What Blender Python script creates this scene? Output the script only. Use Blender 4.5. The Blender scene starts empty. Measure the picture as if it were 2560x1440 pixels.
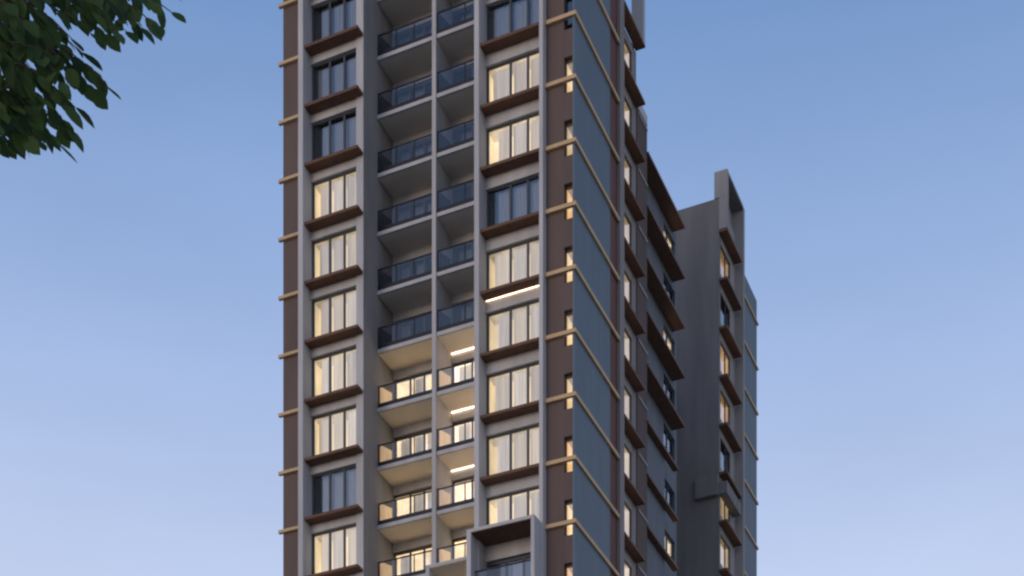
import bpy, math, random
from mathutils import Vector, Matrix
R = math.radians
random.seed(11)
S = bpy.context.scene
COL = S.collection

# ------------------------------------------------------------------ camera
CAM = Vector((29.029, -71.681, 1.681)); YAW = 0.4230
cd = bpy.data.cameras.new('Camera'); cam = bpy.data.objects.new('Camera', cd); COL.objects.link(cam)
cam.location = CAM; cam.rotation_euler = (R(90), 0, YAW)
cd.sensor_width = 36; cd.lens = 57.51; cd.shift_y = 1.0634
cd.clip_start = 0.1; cd.clip_end = 5000
S.camera = cam
# ------------------------------------------------------------------ sky, sun, exposure
SUN_EL, SUN_AZ = R(3), R(200)
w = bpy.data.worlds.new('World'); S.world = w; w.use_nodes = True
nt = w.node_tree; nt.nodes.clear()
N = nt.nodes.new; L = nt.links.new
out = N('ShaderNodeOutputWorld'); bg = N('ShaderNodeBackground')
tc = N('ShaderNodeTexCoord'); sep = N('ShaderNodeSeparateXYZ')
L(tc.outputs['Generated'], sep.inputs[0])
ramp = N('ShaderNodeValToRGB'); L(sep.outputs['Z'], ramp.inputs[0])
SKY = [(0.00, (0.74, 0.66, 0.62)), (0.22, (0.68, 0.68, 0.78)), (0.43, (0.515, 0.602, 0.845)),
       (0.55, (0.298, 0.420, 0.710)), (0.65, (0.146, 0.272, 0.550)), (1.0, (0.090, 0.165, 0.360))]
els = ramp.color_ramp.elements
els[0].position, els[0].color = SKY[0][0], (*SKY[0][1], 1)
els[1].position, els[1].color = SKY[-1][0], (*SKY[-1][1], 1)
for p, c in SKY[1:-1]:
    e = els.new(p); e.color = (*c, 1)
sky = N('ShaderNodeTexSky'); sky.sky_type = 'NISHITA'; sky.sun_disc = False
sky.sun_elevation = SUN_EL; sky.sun_rotation = SUN_AZ; sky.air_density = 1.0; sky.dust_density = 1.0
sk = N('ShaderNodeMixRGB'); sk.blend_type = 'ADD'; sk.inputs[0].default_value = 0.06
L(ramp.outputs[0], sk.inputs[1]); L(sky.outputs[0], sk.inputs[2])
hz = N('ShaderNodeTexNoise'); hz.inputs['Scale'].default_value = 5.0; hz.inputs['Detail'].default_value = 5
hm = N('ShaderNodeMapping'); hm.inputs['Scale'].default_value = (1, 1, 3.2); L(tc.outputs['Generated'], hm.inputs[0]); L(hm.outputs[0], hz.inputs['Vector'])
hr = N('ShaderNodeMapRange'); hr.inputs[1].default_value = 0.3; hr.inputs[2].default_value = 0.75; hr.inputs[3].default_value = 0.955; hr.inputs[4].default_value = 1.045
L(hz.outputs[0], hr.inputs[0])
hx = N('ShaderNodeMixRGB'); hx.blend_type = 'MULTIPLY'; hx.inputs[0].default_value = 1     # thin uneven haze
L(sk.outputs[0], hx.inputs[1]); L(hr.outputs[0], hx.inputs[2]); L(hx.outputs[0], bg.inputs[0]); bg.inputs[1].default_value = 0.95
L(bg.outputs[0], out.inputs[0])
sd = bpy.data.lights.new('Sun', 'SUN'); so = bpy.data.objects.new('Sun', sd); COL.objects.link(so)
sd.energy = 0.55; sd.angle = R(25); sd.color = (1.0, 0.88, 0.76)
so.rotation_euler = (R(81), 0, R(-18))       # low dusk glow from behind the camera
S.view_settings.view_transform = 'Standard'; S.view_settings.look = 'None'
S.view_settings.exposure = 0; S.view_settings.gamma = 1
S.cycles.filter_width = 2.4
S.cycles.use_denoising = True
S.cycles.max_bounces = 8; S.cycles.transparent_max_bounces = 12
S.cycles.sample_clamp_indirect = 3.0; S.cycles.caustics_reflective = False; S.cycles.caustics_refractive = False

# ------------------------------------------------------------------ materials
def mat(name):
    m = bpy.data.materials.new(name); m.use_nodes = True; m.node_tree.nodes.clear(); return m
def paint(name, col, rough=0.7, var=0.12, scale=0.6, streak=True, bump=0.02, spec=0.3):
    m = mat(name); t = m.node_tree; N = t.nodes.new; L = t.links.new
    o = N('ShaderNodeOutputMaterial'); b = N('ShaderNodeBsdfPrincipled')
    tc = N('ShaderNodeTexCoord'); mp = N('ShaderNodeMapping')
    mp.inputs['Scale'].default_value = (scale*2.2, scale*2.2, scale*0.35 if streak else scale*2.2)
    L(tc.outputs['Object'], mp.inputs[0])
    n1 = N('ShaderNodeTexNoise'); n1.inputs['Scale'].default_value = 1.0; n1.inputs['Detail'].default_value = 6
    L(mp.outputs[0], n1.inputs['Vector'])
    n2 = N('ShaderNodeTexNoise'); n2.inputs['Scale'].default_value = 14; n2.inputs['Detail'].default_value = 4
    L(tc.outputs['Object'], n2.inputs['Vector'])
    ad = N('ShaderNodeMath'); ad.operation = 'MULTIPLY_ADD'; ad.inputs[1].default_value = 0.35
    L(n2.outputs[0], ad.inputs[0]); L(n1.outputs[0], ad.inputs[2])
    rp = N('ShaderNodeMapRange'); rp.inputs[1].default_value = 0.4; rp.inputs[2].default_value = 0.95
    rp.inputs[3].default_value = 1-var; rp.inputs[4].default_value = 1+var*0.6
    L(ad.outputs[0], rp.inputs[0])
    mx = N('ShaderNodeMixRGB'); mx.blend_type = 'MULTIPLY'; mx.inputs[0].default_value = 1
    mx.inputs[1].default_value = (*col, 1); L(rp.outputs[0], mx.inputs[2])
    L(mx.outputs[0], b.inputs['Base Color']); b.inputs['Roughness'].default_value = rough
    b.inputs['Specular IOR Level'].default_value = spec
    bp = N('ShaderNodeBump'); bp.inputs['Strength'].default_value = bump; bp.inputs['Distance'].default_value = 0.05
    L(n2.outputs[0], bp.inputs['Height']); L(bp.outputs[0], b.inputs['Normal'])
    L(b.outputs[0], o.inputs[0]); return m
def glass(name, tint, fac):
    m = mat(name); t = m.node_tree; N = t.nodes.new; L = t.links.new
    o = N('ShaderNodeOutputMaterial'); mx = N('ShaderNodeMixShader')
    tr = N('ShaderNodeBsdfTransparent'); tr.inputs[0].default_value = (*tint, 1)
    gl = N('ShaderNodeBsdfGlossy'); gl.inputs['Roughness'].default_value = 0.03
    gl.inputs[0].default_value = (0.9, 0.95, 1, 1)
    fr = N('ShaderNodeFresnel'); fr.inputs[0].default_value = 1.5
    ad = N('ShaderNodeMath'); ad.operation = 'ADD'; ad.inputs[1].default_value = fac; ad.use_clamp = True
    L(fr.outputs[0], ad.inputs[0]); L(ad.outputs[0], mx.inputs[0])
    L(tr.outputs[0], mx.inputs[1]); L(gl.outputs[0], mx.inputs[2]); L(mx.outputs[0], o.inputs[0]); return m
def glow(name, col, strength, var=0.25, base=(0.7, 0.65, 0.55), sx=1.5, sz=0.6):
    """fabric or room surface with emission standing in for lamps inside the flat"""
    m = mat(name); t = m.node_tree; N = t.nodes.new; L = t.links.new
    o = N('ShaderNodeOutputMaterial'); b = N('ShaderNodeBsdfPrincipled')
    b.inputs['Base Color'].default_value = (*base, 1); b.inputs['Roughness'].default_value = 0.9
    b.inputs['Specular IOR Level'].default_value = 0.1
    tc = N('ShaderNodeTexCoord'); oi = N('ShaderNodeObjectInfo')
    mp = N('ShaderNodeMapping'); mp.inputs['Scale'].default_value = (sx, sx, sz)
    ad = N('ShaderNodeVectorMath'); ad.operation = 'ADD'
    sc = N('ShaderNodeMath'); sc.operation = 'MULTIPLY'; sc.inputs[1].default_value = 37.0
    L(oi.outputs['Random'], sc.inputs[0]); L(tc.outputs['Object'], mp.inputs[0])
    L(mp.outputs[0], ad.inputs[0]); L(sc.outputs[0], ad.inputs[1])
    n = N('ShaderNodeTexNoise'); n.inputs['Scale'].default_value = 1; n.inputs['Detail'].default_value = 3
    L(ad.outputs[0], n.inputs['Vector'])
    r = N('ShaderNodeMapRange'); r.inputs[1].default_value = 0.3; r.inputs[2].default_value = 0.7
    r.inputs[3].default_value = strength*(1-var); r.inputs[4].default_value = strength*(1+var)
    L(n.outputs[0], r.inputs[0])
    r2 = N('ShaderNodeMapRange'); r2.inputs[3].default_value = 0.74; r2.inputs[4].default_value = 1.14
    L(oi.outputs['Random'], r2.inputs[0])
    mu = N('ShaderNodeMath'); mu.operation = 'MULTIPLY'; L(r.outputs[0], mu.inputs[0]); L(r2.outputs[0], mu.inputs[1])
    b.inputs['Emission Color'].default_value = (*col, 1); L(mu.outputs[0], b.inputs['Emission Strength'])  # room light put into the surface as emission
    L(b.outputs[0], o.inputs[0]); return m
def lamp(name, col, st):
    m = mat(name); t = m.node_tree
    o = t.nodes.new('ShaderNodeOutputMaterial'); e = t.nodes.new('ShaderNodeEmission')
    e.inputs[0].default_value = (*col, 1); e.inputs[1].default_value = st
    t.links.new(e.outputs[0], o.inputs[0]); return m

M = dict(
    white=paint('white_paint', (0.505, 0.512, 0.535), 0.75, 0.2),
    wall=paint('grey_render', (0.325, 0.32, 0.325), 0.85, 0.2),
    dwall=paint('dark_grey_render', (0.20, 0.194, 0.198), 0.85, 0.24),
    strip=paint('brown_cladding', (0.138, 0.100, 0.090), 0.7, 0.18),
    rstrip=paint('red_brown_cladding', (0.13, 0.06, 0.05), 0.7, 0.18),
    dstrip=paint('dark_brown_cladding', (0.085, 0.053, 0.045), 0.7, 0.18),
    slate=paint('slate_blue_panel', (0.118, 0.164, 0.210), 0.6, 0.12),
    ledge=paint('brown_wood_ledge', (0.150, 0.078, 0.050), 0.65, 0.25, 1.2, False),
    band=paint('beige_band', (0.60, 0.43, 0.25), 0.7, 0.15),
    ceil=paint('beige_soffit', (0.77, 0.71, 0.62), 0.85, 0.08, 0.5, False),
    frame=paint('dark_frame_metal', (0.07, 0.076, 0.095), 0.45, 0.1),
    rail=paint('black_rail_metal', (0.018, 0.020, 0.032), 0.5, 0.1),
    roomd=paint('unlit_room', (0.10, 0.11, 0.13), 0.9, 0.1),
    curtd=paint('unlit_curtain', (0.40, 0.44, 0.52), 0.9, 0.12, 3.0),
    bounce_ground=paint('bounce_pale_paving', (0.36, 0.31, 0.25), 0.9, 0.3, 0.8, False, 0.2),  # unseen ground, pale warm tone set to bounce light onto the soffits
    bark=paint('bark', (0.07, 0.055, 0.045), 0.95, 0.35, 2.0, True, 0.5),
    pane=glass('window_glass', (0.86, 0.88, 0.90), 0.14),
    rglass=glass('railing_glass', (0.76, 0.78, 0.84), 0.05),
    room=glow('lit_room', (1.0, 0.77, 0.47), 0.62, 0.35),
    roomo=glow('dim_amber_room', (1.0, 0.60, 0.27), 0.60, 0.3),
    curt=glow('lit_curtain', (1.0, 0.79, 0.53), 0.54, 0.24, sx=7, sz=0.25),
    curtg=glow('lit_grey_curtain', (1.0, 0.83, 0.65), 0.46, 0.28, sx=7, sz=0.25),
    broom=glow('lit_living_room', (1.0, 0.75, 0.45), 1.05, 0.35),
    bpanel=paint('grey_blue_panel', (0.122, 0.148, 0.182), 0.7, 0.2),
    brightroom=glow('brightly_lit_living_room', (1.0, 0.74, 0.53), 1.8, 0.25),
    brightcurt=glow('brightly_lit_curtain', (1.0, 0.82, 0.62), 0.90, 0.2, sx=7, sz=0.25),
    gfin=paint('taupe_fin', (0.25, 0.235, 0.235), 0.8, 0.2),
    slotroom=glow('amber_stair_light', (1.0, 0.72, 0.40), 0.58, 0.3),
    curtp=glow('lit_peach_curtain', (1.0, 0.76, 0.54), 0.42, 0.25, sx=7, sz=0.25),
    ledw=lamp('weak_strip_light', (1.0, 0.74, 0.54), 5.0),
    led=lamp('strip_light', (1.0, 0.70, 0.48), 6.0),
)

# ------------------------------------------------------------------ mesh helpers
class MB:
    def __init__(s): s.v = []; s.f = []
    def box(s, x0, x1, y0, y1, z0, z1):
        if x1 < x0: x0, x1 = x1, x0
        if y1 < y0: y0, y1 = y1, y0
        i = len(s.v)
        s.v += [(x0,y0,z0),(x1,y0,z0),(x1,y1,z0),(x0,y1,z0),(x0,y0,z1),(x1,y0,z1),(x1,y1,z1),(x0,y1,z1)]
        s.f += [tuple(i+k for k in q) for q in ((0,3,2,1),(4,5,6,7),(0,1,5,4),(1,2,6,5),(2,3,7,6),(3,0,4,7))]
        return s
    def quad(s, *p):
        i = len(s.v); s.v += list(p); s.f.append(tuple(range(i, i+len(p)))); return s
    def tube(s, pts, rad, n=7):
        rings = []
        for k, p in enumerate(pts):
            p = Vector(p)
            d = (Vector(pts[min(k+1, len(pts)-1)]) - Vector(pts[max(k-1, 0)])).normalized()
            a = d.orthogonal().normalized(); b = d.cross(a)
            i = len(s.v); r = rad[k]
            s.v += [tuple(p + a*math.cos(2*math.pi*j/n)*r + b*math.sin(2*math.pi*j/n)*r) for j in range(n)]
            rings.append(i)
        for a, b in zip(rings, rings[1:]):
            s.f += [(a+j, a+(j+1) % n, b+(j+1) % n, b+j) for j in range(n)]
        return s
    def build(s, name, m, parent=None, bevel=0, smooth=False, label=None):
        me = bpy.data.meshes.new(name); me.from_pydata([tuple(v) for v in s.v], [], s.f)
        me.materials.append(m); me.update()
        if smooth:
            for p in me.polygons: p.use_smooth = True
        o = bpy.data.objects.new(name, me); COL.objects.link(o)
        if parent: o.parent = parent
        if bevel:
            bv = o.modifiers.new('Bevel', 'BEVEL'); bv.width = bevel; bv.segments = 2
        if label: o['label'] = label
        return o
def box(name, m, parent, x0, x1, y0, y1, z0, z1, bevel=0, label=None):
    return MB().box(x0, x1, y0, y1, z0, z1).build(name, m, parent, bevel, label=label)
def thing(name, label, cat, loc):
    o = bpy.data.objects.new(name, None); COL.objects.link(o); o.location = loc
    o['label'] = label; o['category'] = cat; return o

# ------------------------------------------------------------------ ground
g = MB().quad((-1500,-1500,0),(1500,-1500,0),(1500,1500,0),(-1500,1500,0)).build('ground', M['bounce_ground'])
g['kind'] = 'structure'

# ------------------------------------------------------------------ tower
T = thing('apartment_tower', 'tall white, brown and slate blue apartment tower with glazed balconies and lit windows', 'tower', (0, 0, 0))
H = 3.0
K0, K1 = 12, 25                       # storeys seen by the camera
ZB, ZT = K0*H - 1.0, 78.0             # modelled storeys; plain shaft below
FY = -0.30                            # front of the big fins
B5 = 0.012

# --- shaft below the picture and core behind the rooms
for q in ((-16.1, -0.10, 0.60, 9.6, 0, ZB),
    (-16.1, -11.72, 2.2, 6.5, ZB, ZT),
    (-11.72, -5.02, 5.0, 6.5, ZB, ZT),
    (-5.02, -0.16, 2.2, 6.5, ZB, ZT),
    (-16.1, -1.8, 6.5, 9.69, ZB, 70.8),
    (-16.1, -1.8, 9.69, 11.3, 0, 68.6),
    (-16.1, -2.4, 11.3, 18.2, 0, 67.0),
    (-16.1, -5.2, 18.2, 26.9, 0, 64.0),
    (-16.1, -2.7, 27.2, 32.1, 0, 75.0)):
    box('core_wall', M['wall'], T, *q)

# --- window builder: local x along the wall, y into the room; placed by (origin, direction)
def placed(mb, org, side):
    """front: x stays x. side: local x runs along +Y of the building and depth along -X"""
    if side: mb.v = [(org[0]-y, org[1]+x, org[2]+z) for (x, y, z) in mb.v]; mb.f = [tuple(reversed(f)) if False else f for f in mb.f]
    else:    mb.v = [(org[0]+x, org[1]+y, org[2]+z) for (x, y, z) in mb.v]
    return mb
def curtain_mb(x0, x1, y, z0, z1, amp, lam, ph):
    mb = MB(); n = max(6, int((x1-x0)/0.035)); 
    for i in range(n+1):
        x = x0+(x1-x0)*i/n
        yy = y+amp*math.sin(2*math.pi*x/lam+ph)+0.4*amp*math.sin(2*math.pi*x/(lam*0.43)+2*ph)
        mb.v += [(x, yy, z0), (x, yy*1.0, z1)]
    mb.f = [(2*i, 2*i+2, 2*i+3, 2*i+1) for i in range(n)]
    return mb
def window(org, wd, ht, muls, lit, side=False, depth=0.9, jamb=0.10, head=0.12, mw=0.11, style='bed', label=None):
    """lit: 0 dark, 1 lit, 2 amber. muls: fractions of the mullions"""
    rnd = random.Random(hash((round(org[0]*100), round(org[1]*100), round(org[2]*100))))
    f = MB()
    f.box(0, jamb, 0, 0.10, 0, ht); f.box(wd-jamb, wd, 0, 0.10, 0, ht)
    f.box(jamb, wd-jamb, 0.002, 0.10, ht-head, ht); f.box(jamb, wd-jamb, 0.002, 0.10, 0, 0.07)
    for q in muls: f.box(wd*q-mw/2, wd*q+mw/2, 0.004, 0.09, 0.07, ht-head)
    fr = placed(f, org, side).build('window', M['frame'], T, label=label or ('lit window glowing warm' if lit else 'dark unlit window reflecting the sky'))
    p = MB(); xs = [jamb]+[wd*q for q in muls]+[wd-jamb]
    for i in range(len(xs)-1):
        a = xs[i]+(mw/2 if i else 0); b = xs[i+1]-(mw/2 if i < len(xs)-2 else 0)
        tl = rnd.uniform(-0.006, 0.006)
        p.quad((a, 0.05, 0.07), (b, 0.05+tl, 0.07), (b, 0.05+tl, ht-head), (a, 0.05, ht-head))
    placed(p, org, side).build('pane', M['pane'], fr)
    r = MB(); d = depth; e = 0.0
    r.quad((e, d, 0), (wd-e, d, 0), (wd-e, d, ht), (e, d, ht))
    r.quad((e, .1, 0), (e, d, 0), (e, d, ht), (e, .1, ht)); r.quad((wd-e, .1, 0), (wd-e, .1, ht), (wd-e, d, ht), (wd-e, d, 0))
    r.quad((e, .1, ht), (e, d, ht), (wd-e, d, ht), (wd-e, .1, ht)); r.quad((e, .1, 0), (wd-e, .1, 0), (wd-e, d, 0), (e, d, 0))
    placed(r, org, side).build('room', (M['slotroom'] if style == 'slot' else M['broom'] if style == 'door' or side else M['room']) if lit == 1 else M['brightroom'] if lit == 3 else M['roomo'] if lit == 2 else M['roomd'], fr)
    if style == 'slot': return fr
    for i in range(len(xs)-1):
        a, b = xs[i], xs[i+1]; pw = b-a
        if style == 'bed':
            if i == 0: c0, c1 = a+pw*rnd.uniform(0.10, 0.38), b-0.03
            elif i == len(xs)-2: c0, c1 = a+0.04, b-pw*rnd.choice((0.0, 0.0, 0.12, 0.25))
            else: c0, c1 = a+0.06, b-pw*rnd.choice((0.03, 0.08, 0.2))
        else:
            if rnd.random() < 0.2: continue
            c0, c1 = a+pw*rnd.uniform(0.02, 0.3), b-pw*rnd.uniform(0.02, 0.25)
        if c1-c0 < 0.12: continue
        mb = curtain_mb(c0, c1, 0.28+rnd.uniform(-.03, .03), 0.08, ht-0.05, 0.028, rnd.uniform(0.14, 0.24), rnd.uniform(0, 6))
        cm = M[rnd.choice(('curt', 'curt', 'curtg', 'curtg', 'curtp'))] if lit else M['curtd']
        if lit == 3: cm = M['brightcurt']
        placed(mb, org, side).build('curtain', cm, fr, smooth=True)
    return fr

# --- the two bedroom bays of the front
LOFF, ROFF = 0.28, 0.06
XL0, XL1 = -14.75, -12.05             # left window opening
XR0, XR1 = -4.86, -1.70               # right window opening
lit_L = {23: 0, 22: 0, 21: 0, 20: 1, 19: 1, 18: 1, 17: 1, 16: 1, 15: 0, 14: 1, 13: 1}
lit_R = {23: 1, 22: 0, 21: 1, 20: 1, 19: 0, 18: 1, 17: 1, 16: 1, 15: 1, 14: 1}
for k in range(K0, K1+1):
    z = k*H
    # left: ledge, lintel/spandrel, window (window of storey k sits above ledge k)
    box('spandrel_wall', M['white'], T, XL0, XL1, 0.45, 2.2, z+LOFF-0.42, z+LOFF+0.42)
    box('window_ledge', M['ledge'], T, XL0, -11.66, -0.16, 0.448, z+LOFF-0.02, z+LOFF+0.13, B5)
    if k < K1:
        window((XL0, 0.60, z+LOFF+0.42), XL1-XL0, H-0.84, (0.385, 0.70), lit_L.get(k, k % 2), jamb=0.11, head=0.08, mw=0.11, label=None)
    if k != 14 and k != 13:
        box('spandrel_wall', M['white'], T, XR0, XR1, 0.45, 2.2, z+ROFF-0.55, z+ROFF+0.42)
        box('window_ledge', M['ledge'], T, XR0+0.002, XR1-0.002, -0.16, 0.448, z+ROFF-0.02, z+ROFF+0.13, B5)
    if k < K1 and k != 13:
        window((XR0, 0.60, z+ROFF+(0.42)), XR1-XR0, H-0.97, (0.40, 0.69), lit_R.get(k, (k+1) % 2), jamb=0.10, head=0.07, mw=0.11)
# the bay behind the projecting box frame
box('spandrel_wall', M['white'], T, XR0, XR1, 0.45, 2.2, 13*H-0.4, 13*H+0.1); box('spandrel_wall', M['white'], T, XR0, XR1, 0.45, 2.2, 14*H-0.62, 14*H+0.48)
# verticals
fin = lambda x0, x1, y0, y1, z0=0, z1=ZT, m='white': box('fin', M[m], T, x0, x1, y0, y1, z0, z1, B5)
fin(-15.04, -14.752, FY, 2.3)
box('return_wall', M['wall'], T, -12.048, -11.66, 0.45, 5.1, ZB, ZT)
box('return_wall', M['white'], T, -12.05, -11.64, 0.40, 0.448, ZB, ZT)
fin(-5.12, -4.862, FY, 5.1)
fin(-1.698, -1.50, FY, 2.3)
# brown corner strips
box('brown_strip', M['strip'], T, -16.18, -15.042, 0.12, 2.2, 0, ZT)
box('brown_strip', M['strip'], T, -1.498, -0.585, 0.12, 2.2, 0, ZT)
lit_S = {23: 1, 22: 0, 21: 1, 20: 1, 19: 2, 18: 1, 17: 1, 16: 1, 15: 2, 14: 1, 13: 2, 12: 2}
for k in range(K0, K1+1):
    z = k*H
    box('slot_infill', M['strip'], T, -0.583, -0.133, 0.122, 2.2, z+1.28, z+2.58)
    if k < K1:
        window((-0.583, 0.32, z-0.42), 0.45, 1.70, (), lit_S.get(k, 1), depth=0.8, jamb=0.03, head=0.1, style='slot')
box('slot_infill', M['strip'], T, -0.583, -0.133, 0.122, 2.2, 0, K0*H-0.42)
# side: slate panel, red-brown strip, end fin
box('slate_panel', M['slate'], T, -0.131, -0.03, 0.06, 4.80, 0, ZT)
box('side_strip', M['rstrip'], T, -0.13, -0.07, 4.802, 5.90, 0, ZT)
box('fin', M['gfin'], T, -0.9, 0.10, 5.902, 6.52, 0, ZT, B5)
# beige bands at each floor, wrapping the corner
for k in range(K0, K1+1):
    z = k*H+0.04
    b = MB(); b.box(-1.497, 0.075, -0.045, 0.118, z, z+0.18); b.box(-0.028, 0.075, 0.1185, 5.90, z, z+0.18)
    b.build('floor_band', M['band'], T)
    z -= 0.06
    box('floor_band', M['band'], T, -16.38, -15.043, -0.045, 0.118, z, z+0.15)

# --- balconies between the bays
YB, YW = 1.85, 3.52
bays = [(-11.64, -8.47), (-8.24, -5.122)]
div = MB().box(-8.47, -8.24, 1.78, 5.0, ZB, ZT).build('divider_wall', M['white'], T, B5)
lit_BL = {22: 0, 17: 1, 16: 1, 15: 1, 14: 1, 13: 1}
for k in range(K0, K1+1):
    z = k*H
    for bi, (x0, x1) in enumerate(bays):
        lit = lit_BL.get(k, 0)
        sb = box('balcony', M['white'], T, x0+0.001, x1-0.001, YB, YB+0.14, z+0.08, z+0.27)
        fl = box('soffit', M['ceil'], sb, x0+0.001, x1-0.001, YB+0.142, 3.78, z+0.09, z+0.26)
        box('lintel', M['white'], T, x0, x1, YW, 3.75, z-0.34, z+0.088)
        if k == K1: continue
        # railing: posts and two rails, glass between
        rl = MB(); ry = YB+0.05; zr = z+0.27
        rl.box(x0+.01, x1-.01, ry, ry+.05, zr+1.08, zr+1.14); rl.box(x0+.01, x1-.01, ry, ry+.05, zr+.01, zr+.24)
        n = 3 if bi == 0 else 2
        for i in range(n+1):
            xx = x0+.02+(x1-x0-.09)*i/n; rl.box(xx, xx+.05, ry+.003, ry+.047, zr, zr+1.08)
        rr = rl.build('railing', M['rail'], sb)
        gb = MB()
        for i in range(n):
            a = x0+.02+(x1-x0-.09)*i/n+.052; b = x0+.02+(x1-x0-.09)*(i+1)/n-.002
            gb.quad((a, ry+.025, zr+.242), (b, ry+.025, zr+.242), (b, ry+.025, zr+1.078), (a, ry+.025, zr+1.078))
        gb.build('railing_glass', M['rglass'], sb)
        window((x0+0.02, YW+0.12, z+0.275), x1-x0-0.04, H-0.275-0.342, (0.3, 0.56, 0.8) if bi == 0 else (0.36, 0.7), 3 if (lit and bi and k > 14) else lit,
               depth=1.2, jamb=0.07, head=0.12, mw=0.09, style='door')
        # added panel imitating warm light on the side wall, dark on unlit floors
        sw = MB().quad((x0+.012, YB+.3, z+.4), (x0+.012, YW-.1, z+.4), (x0+.012, YW-.1, z+1.9), (x0+.012, YB+.3, z+1.55))
        sw.build('added_side_panel', M['roomo'] if lit else M['frame'], sb)
        if lit and bi == 1 and k > 14:
            box('strip_light', M['led'] if k > 15 else M['ledw'], sb, x0+.05, x1-.05, YW-.09, YW-.06, z+H+.045, z+H+.08)

# --- projecting box frames at the bottom of the picture
zt = 42.30
pf = MB()
pf.box(-5.17, -1.62, -1.05, 0.44, zt-0.16, zt)
pf.box(-5.17, -4.93, -1.05, -0.302, 33, zt-0.16); pf.box(-1.80, -1.62, -1.05, -0.302, 33, zt-0.16)
pfo = pf.build('box_frame', M['white'], T, B5)
box('soffit', M['ledge'], pfo, -4.928, -1.802, -1.03, 0.445, zt-0.19, zt-0.162)
window((XR0, 0.60, 13*H+0.1), XR1-XR0, 2.28, (0.33, 0.62), 0, jamb=0.1, head=0.16, mw=0.1, style='door')
pr = MB(); zr = 39.3
pr.box(-4.92, -1.81, -0.62, -0.56, zr+1.1, zr+1.16); pr.box(-4.92, -1.81, -0.62, -0.56, zr, zr+.1)
pro = pr.build('railing', M['rail'], pfo)
MB().quad((-4.92, -.59, zr+.1), (-1.81, -.59, zr+.1), (-1.81, -.59, zr+1.1), (-4.92, -.59, zr+1.1)).build('railing_glass', M['rglass'], pfo)
box('floor_slab', M['white'], pfo, -4.928, -1.802, -1.03, 0.44, zr-.25, zr-.02)
p2 = MB(); zt2 = 41.80
p2.box(-8.06, -5.175, 0.30, 1.78, zt2-0.14, zt2); p2.box(-8.06, -7.86, 0.30, 1.77, 33, zt2-0.14)
p2o = p2.build('box_frame', M['white'], T, B5)
box('soffit', M['ceil'], p2o, -7.858, -5.177, 0.33, 1.775, zt2-0.17, zt2-0.142)

# warm strip under one ledge of the right bay
box('strip_light', M['led'], T, -4.80, -1.75, 0.385, 0.415, 18*H+ROFF-0.04, 18*H+ROFF-0.005)

# --- side elevation: set-back bay with ledges
S2X = -0.42
for j in range(11, 25):
    z = j*H-0.45                       # underside of the ledge
    if j < 24:
        box('spandrel_wall', M['wall'], T, -1.8, S2X, 6.522, 9.0, z-0.5, z+0.55)
        window((S2X-0.02, 6.522, z+0.55), 2.476, 1.95, (0.5,), 1, side=True, jamb=0.05, head=0.06, mw=0.05, depth=0.3, style='slot')
        box('window_ledge', M['ledge'], T, S2X+.002, 0.12, 6.522, 9.62, z, z+0.13, B5)
box('spandrel_wall', M['wall'], T, -1.8, S2X, 6.522, 9.0, 71.05, 71.5)
box('window_ledge', M['ledge'], T, S2X+.002, 0.12, 6.522, 9.62, 24*H-.45, 24*H-.31, B5)
box('bay_wall', M['gfin'], T, -1.8, S2X-.001, 9.002, 9.68, 0, 71.5)
box('roof_post', M['white'], T, -0.55, 0.11, 9.32, 9.62, 71.7, 77.5, B5)
# dark brown strip
box('side_strip', M['dstrip'], T, -1.8, -0.38, 9.69, 11.30, 0, 68.75)
box('parapet', M['white'], T, -0.62, -0.36, 9.69, 11.30, 68.752, 69.25)
for j in range(12, 24):
    box('floor_band', M['wall'], T, -0.378, -0.34, 9.9, 11.29, j*H-.55, j*H-.42)
# recessed bay with the long ledges
S4X = -1.05
box('bay_wall', M['bpanel'], T, -2.4, S4X, 11.302, 15.95, 0, 67.6)
box('bay_wall', M['bpanel'], T, -2.4, S4X, 17.95, 18.25, 0, 67.6)
lz = [67.25, 64.38, 61.53, 58.70, 55.88, 52.85, 50.0, 47.2, 44.4, 41.6, 38.8]
lit4 = [1, 0, 1, 0, 0, 0, 1, 1, 0, 1]
for i, z in enumerate(lz):
    box('spandrel_wall', M['bpanel'], T, -2.4, S4X, 15.952, 17.948, z-.35, z+.75 if i else z+.35)
    if i < 5:
        box('window_ledge', M['ledge'], T, S4X+.002, -0.30, 11.302, 17.55, z, z+.15, B5)
    else:
        box('window_ledge', M['ledge'], T, -0.648, -0.30, 11.302, 16.4, z, z+.15, B5)
    if i < len(lz)-1:
        z0, z1 = lz[i+1]+.75, z-.35
        window((S4X-.12, 15.952, z0), 1.996, z1-z0, (0.5,), lit4[i], side=True, jamb=0.06, head=0.08, mw=0.07, depth=1.0)
box('bay_panel', M['bpanel'], T, S4X+.002, -0.65, 11.302, 15.0, 0, 53.4)

# --- wing at the back
WY = 26.90; WX = -1.15
ww = MB()
ww.box(-16.1, WX, WY, WY+.3, 0, 75.4)
ww.build('wing_wall', M['dwall'], T)
for i in range(-1, 14):
    z = 73.22-3.03*i
    if i >= 0:
        box('window_ledge', M['ledge'], T, WX+.002, -0.60, WY-.05, 30.15, z, z+.16, B5)
        window((WX-.03, WY+.302, z-2.35), 2.10, 1.9, (0.55,), (2, 0, 2, 2, 0, 1, 1, 2, 0, 1, 1, 0, 1, 1)[i], side=True, jamb=0.05, head=0.08, mw=0.04, depth=0.35, style='slot')
        box('spandrel_wall', M['wall'], T, -2.7, WX, WY+.302, 29.302, z-.45, z+.68)
box('spandrel_wall', M['wall'], T, -2.7, WX, WY+.302, 29.302, 73.9, 75.3)
box('wing_side_wall', M['wall'], T, -2.7, WX, 29.303, 30.398, 0, 75.3)
box('parapet', M['wall'], T, -1.50, -1.36, WY+.302, 30.398, 75.302, 76.8)
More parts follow.
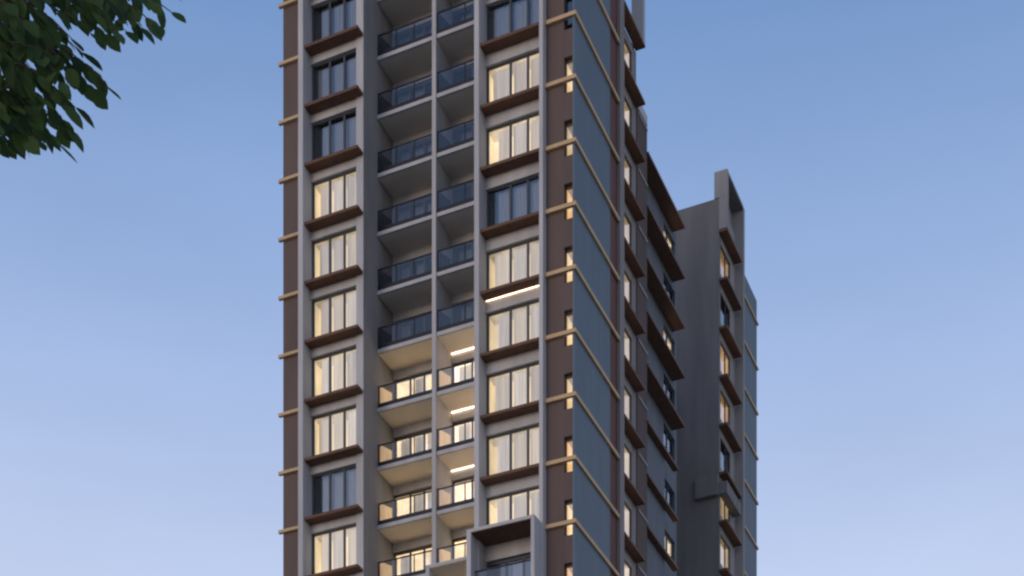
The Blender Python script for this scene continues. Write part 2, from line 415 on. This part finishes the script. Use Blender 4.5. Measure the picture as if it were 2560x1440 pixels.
box('roof_canopy', M['dwall'], T, -1.44, -0.60, WY+.262, 30.398, 76.80, 77.02, B5)  # dark render puts the underside's shade into the colour
box('fin', M['wall'], T, -2.7, -0.60, 30.40, 30.72, 0, 76.98, B5)
box('roof_post', M['wall'], T, -1.45, -0.602, WY-.05, WY+.26, 75.402, 77.05, B5)
box('roof_post', M['wall'], T, -1.148, -0.602, WY-.05, WY+.26, 73.4, 75.40, B5)
box('slate_panel', M['slate'], T, -2.7, -0.94, 30.722, 34.75, 0, 73.6)
for j in range(12, 25):
    box('floor_band', M['band'], T, -0.938, -0.84, 30.73, 34.85, j*H-.02, j*H+.13)
cb = MB(); cb.box(-2.62, WX, WY-.32, WY-.002, 56.75, 58.1); cb.box(WX+.002, -0.62, WY-.05, 29.9, 56.85, 57.6)
cb.build('corner_beam', M['dwall'], T)

# ------------------------------------------------------------------ tree at the upper left
RT = Vector((math.cos(YAW), math.sin(YAW), 0)); FW = Vector((-math.sin(YAW), math.cos(YAW), 0)); UP = Vector((0, 0, 1))
def leaf_mat():
    m = mat('leaf'); t = m.node_tree; N = t.nodes.new; L = t.links.new
    o = N('ShaderNodeOutputMaterial'); b = N('ShaderNodeBsdfPrincipled'); tr = N('ShaderNodeBsdfTranslucent'); mx = N('ShaderNodeMixShader')
    at = N('ShaderNodeAttribute'); at.attribute_name = 'tone'
    r = N('ShaderNodeValToRGB')
    r.color_ramp.elements[0].color = (0.028, 0.060, 0.020, 1); r.color_ramp.elements[1].color = (0.070, 0.122, 0.038, 1)
    L(at.outputs['Fac'], r.inputs[0]); L(r.outputs[0], b.inputs['Base Color']); L(r.outputs[0], tr.inputs[0])
    b.inputs['Roughness'].default_value = 0.6; b.inputs['Specular IOR Level'].default_value = 0.12
    mx.inputs[0].default_value = 0.35
    L(b.outputs[0], mx.inputs[1]); L(tr.outputs[0], mx.inputs[2]); L(mx.outputs[0], o.inputs[0]); return m
M['leaf'] = leaf_mat()
def P(u, v, d):
    """a point of the tree in front of the street, given by bearing, height and distance"""
    return CAM + RT*((u-1280)/4089.8*d) + FW*d + UP*((3442.3-v)/4089.8*d)
base = CAM + RT*(-5.6) + FW*8.6; base.z = 0
TR = thing('tree', 'broad-leaved tree whose dark green leafy branch hangs into the upper left sky', 'tree', base)
trunk, lvm, tones = MB(), MB(), []
loc = lambda p: Vector(p)-base
fork = base+Vector((0.2, 0.1, 4.6))
trunk.tube([loc(base+Vector((0,0,-.2))), loc(base+Vector((.05,0,.5))), loc(base+Vector((.1,.05,2.4))), loc(fork)], [.34, .25, .2, .17], 12)
def leaf(p, d, ln, wd, n):
    d = d.normalized(); s = d.cross(n).normalized(); n = s.cross(d).normalized()
    i = len(lvm.v)
    prof = [(0, 0), (.12, .45), (.35, .95), (.6, 1.0), (.82, .62), (1.0, 0)]
    cup = random.uniform(.08, .28); bend = random.uniform(-.05, .22)
    mid = []; lf = []; rt = []
    for (a, b) in prof:
        c = p + d*ln*a - n*(bend*ln*a*a)
        mid.append(c); lf.append(c + s*wd*.5*b + n*(cup*wd*.5*b)); rt.append(c - s*wd*.5*b + n*(cup*wd*.5*b))
    vs = [mid[0]]+[x for k in range(1, 5) for x in (lf[k], mid[k], rt[k])]+[mid[5]]
    lvm.v += [tuple(loc(v)) for v in vs]
    F = [(0, 2, 1), (0, 3, 2)]
    for k in range(3):
        a = 1+3*k; F += [(a, a+1, a+4, a+3), (a+1, a+2, a+5, a+4)]
    F += [(10, 11, 13), (11, 12, 13)]
    lvm.f += [tuple(i+q for q in f) for f in F]
    tones.append((len(F), random.random()))
def twig(a, b, n, ln=0.106, sag=0.05, r0=.007):
    a, b = Vector(a), Vector(b); d = b-a
    pts = [a + d*t + UP*(-sag*4*t*(1-t)*-1) for t in (0, .25, .5, .75, 1)]
    n0 = len(lvm.f); lvm.tube([loc(p) for p in pts], [r0, r0*.8, r0*.6, r0*.45, .002], 5)
    tones.append((len(lvm.f)-n0, -1.0))
    for i in range(n):
        t = .12+.88*i/max(1, n-1)
        k = min(3, int(t*4)); q = t*4-k
        p = pts[k].lerp(pts[k+1], q)
        sgn = 1 if i % 2 else -1
        if i == n-1: dd = d.normalized()*1.0 + UP*-.35
        else: dd = d.normalized()*random.uniform(.35, .8) + UP*random.uniform(-.9, -.25) + FW*sgn*random.uniform(.1, .5) + RT*random.uniform(-.35, .35)
        L_ = ln*random.uniform(.75, 1.15)
        nn = (UP*random.uniform(.2, .8) - FW*random.uniform(.3, 1.0) + RT*random.uniform(-.5, .5)).normalized()
        leaf(p, dd, L_, L_*random.uniform(.46, .6), nn)
# limbs reaching over the street into the picture
limb1 = [fork, base+Vector((.2,.1,5.6))+RT*.9, P(-420, 40, 8.0), P(-160, -60, 7.4), P(120, -90, 7.1)]
limb2 = [fork, base+Vector((0,0,5.4))+RT*.7, P(-520, 330, 7.8), P(-250, 160, 7.3), P(-40, 130, 7.0)]
limb3 = [fork, fork+Vector((-.6,.3,1.6)), fork+Vector((-1.2,.9,3.4)), fork+Vector((-1.6,1.6,5.0))]
limb4 = [fork, fork+Vector((.3,.8,1.8)), fork+Vector((.2,1.2,3.6)), fork+Vector((.5,1.6,5.4))]
for lb, r0 in ((limb1, .09), (limb2, .085), (limb3, .13), (limb4, .12)):
    MB().tube([loc(p) for p in lb], [r0*(1-.2*i) for i in range(len(lb))], 8).build('limb', M['bark'], TR, smooth=True)
# twigs that end along the fringe seen against the sky, then fill behind them
ends1 = [(430,40),(385,70),(350,78),(318,88),(285,85),(262,95),(228,92),(205,140),(180,105),(150,118),(130,95),(100,100),(60,110),(300,30),(220,40),(140,40),(380,20),(60,60),(20,80)]
ends2 = [(268,225),(232,235),(205,220),(192,280),(160,270),(170,330),(142,365),(118,345),(95,360),(70,335),(45,330),(20,360),(8,370),(120,290),(80,280),(40,270),(10,250),(150,215),(110,220),(60,215),(20,190),(170,185),(130,170),(80,180),(30,320)]
for (u, v) in ends1:
    for rep in range(1 if random.random() < .35 else 2):
        d = random.uniform(6.7, 7.5); du = random.uniform(130, 230); dv = random.uniform(60, 120)
        jx, jy = (0, 0) if rep == 0 else (random.uniform(-60, -10), random.uniform(-60, -8))
        twig(P(u-du+jx, v-dv+jy, d+random.uniform(-.2, .3)), P(u-2+jx, v-10+jy, d), random.randint(6, 9))
for (u, v) in ends2:
    for rep in range(1 if random.random() < .5 else 2):
        d = random.uniform(6.6, 7.4); du = random.uniform(120, 200); dv = random.uniform(80, 150)
        jx, jy = (0, 0) if rep == 0 else (random.uniform(-60, -20), random.uniform(-40, 10))
        if u+jx > 150 and v+jy < 215 and rep: continue
        twig(P(u-du+jx, v-dv+jy, d+random.uniform(-.2, .3)), P(u-4+jx, v-12+jy, d), random.randint(6, 9))
# the rest of the crown, up and to the left of the picture
cc = base+Vector((0, 0, 8.6)) - RT*.9 + FW*1.0
for i in range(520):
    while True:
        q = Vector((random.uniform(-1,1), random.uniform(-1,1), random.uniform(-1,1)))
        if .25 < q.length < 1: break
    p = cc + Vector((q.x*3.4, q.y*3.4, q.z*2.6))
    rel = p-CAM; dd = rel.dot(FW); uu = 1280+4089.8*rel.dot(RT)/dd; vv = 3442.3-4089.8*rel.z/dd
    if (uu > -150 and vv > -160) or (uu > -420 and vv > 250): continue
    dr = (q + Vector((0, 0, -.5))).normalized()
    twig(p, p+dr*random.uniform(.35, .6), 7, .12)
tr_o = trunk.build('trunk', M['bark'], TR, smooth=True)
cr_o = lvm.build('crown', M['leaf'], TR)
at = cr_o.data.attributes.new('tone', 'FLOAT', 'FACE')
vals = [t for n, t in tones for _ in range(n)]
at.data.foreach_set('value', [max(v, 0) for v in vals])
cr_o.data.materials.append(M['bark'])
cr_o.data.polygons.foreach_set('material_index', [1 if v < 0 else 0 for v in vals])
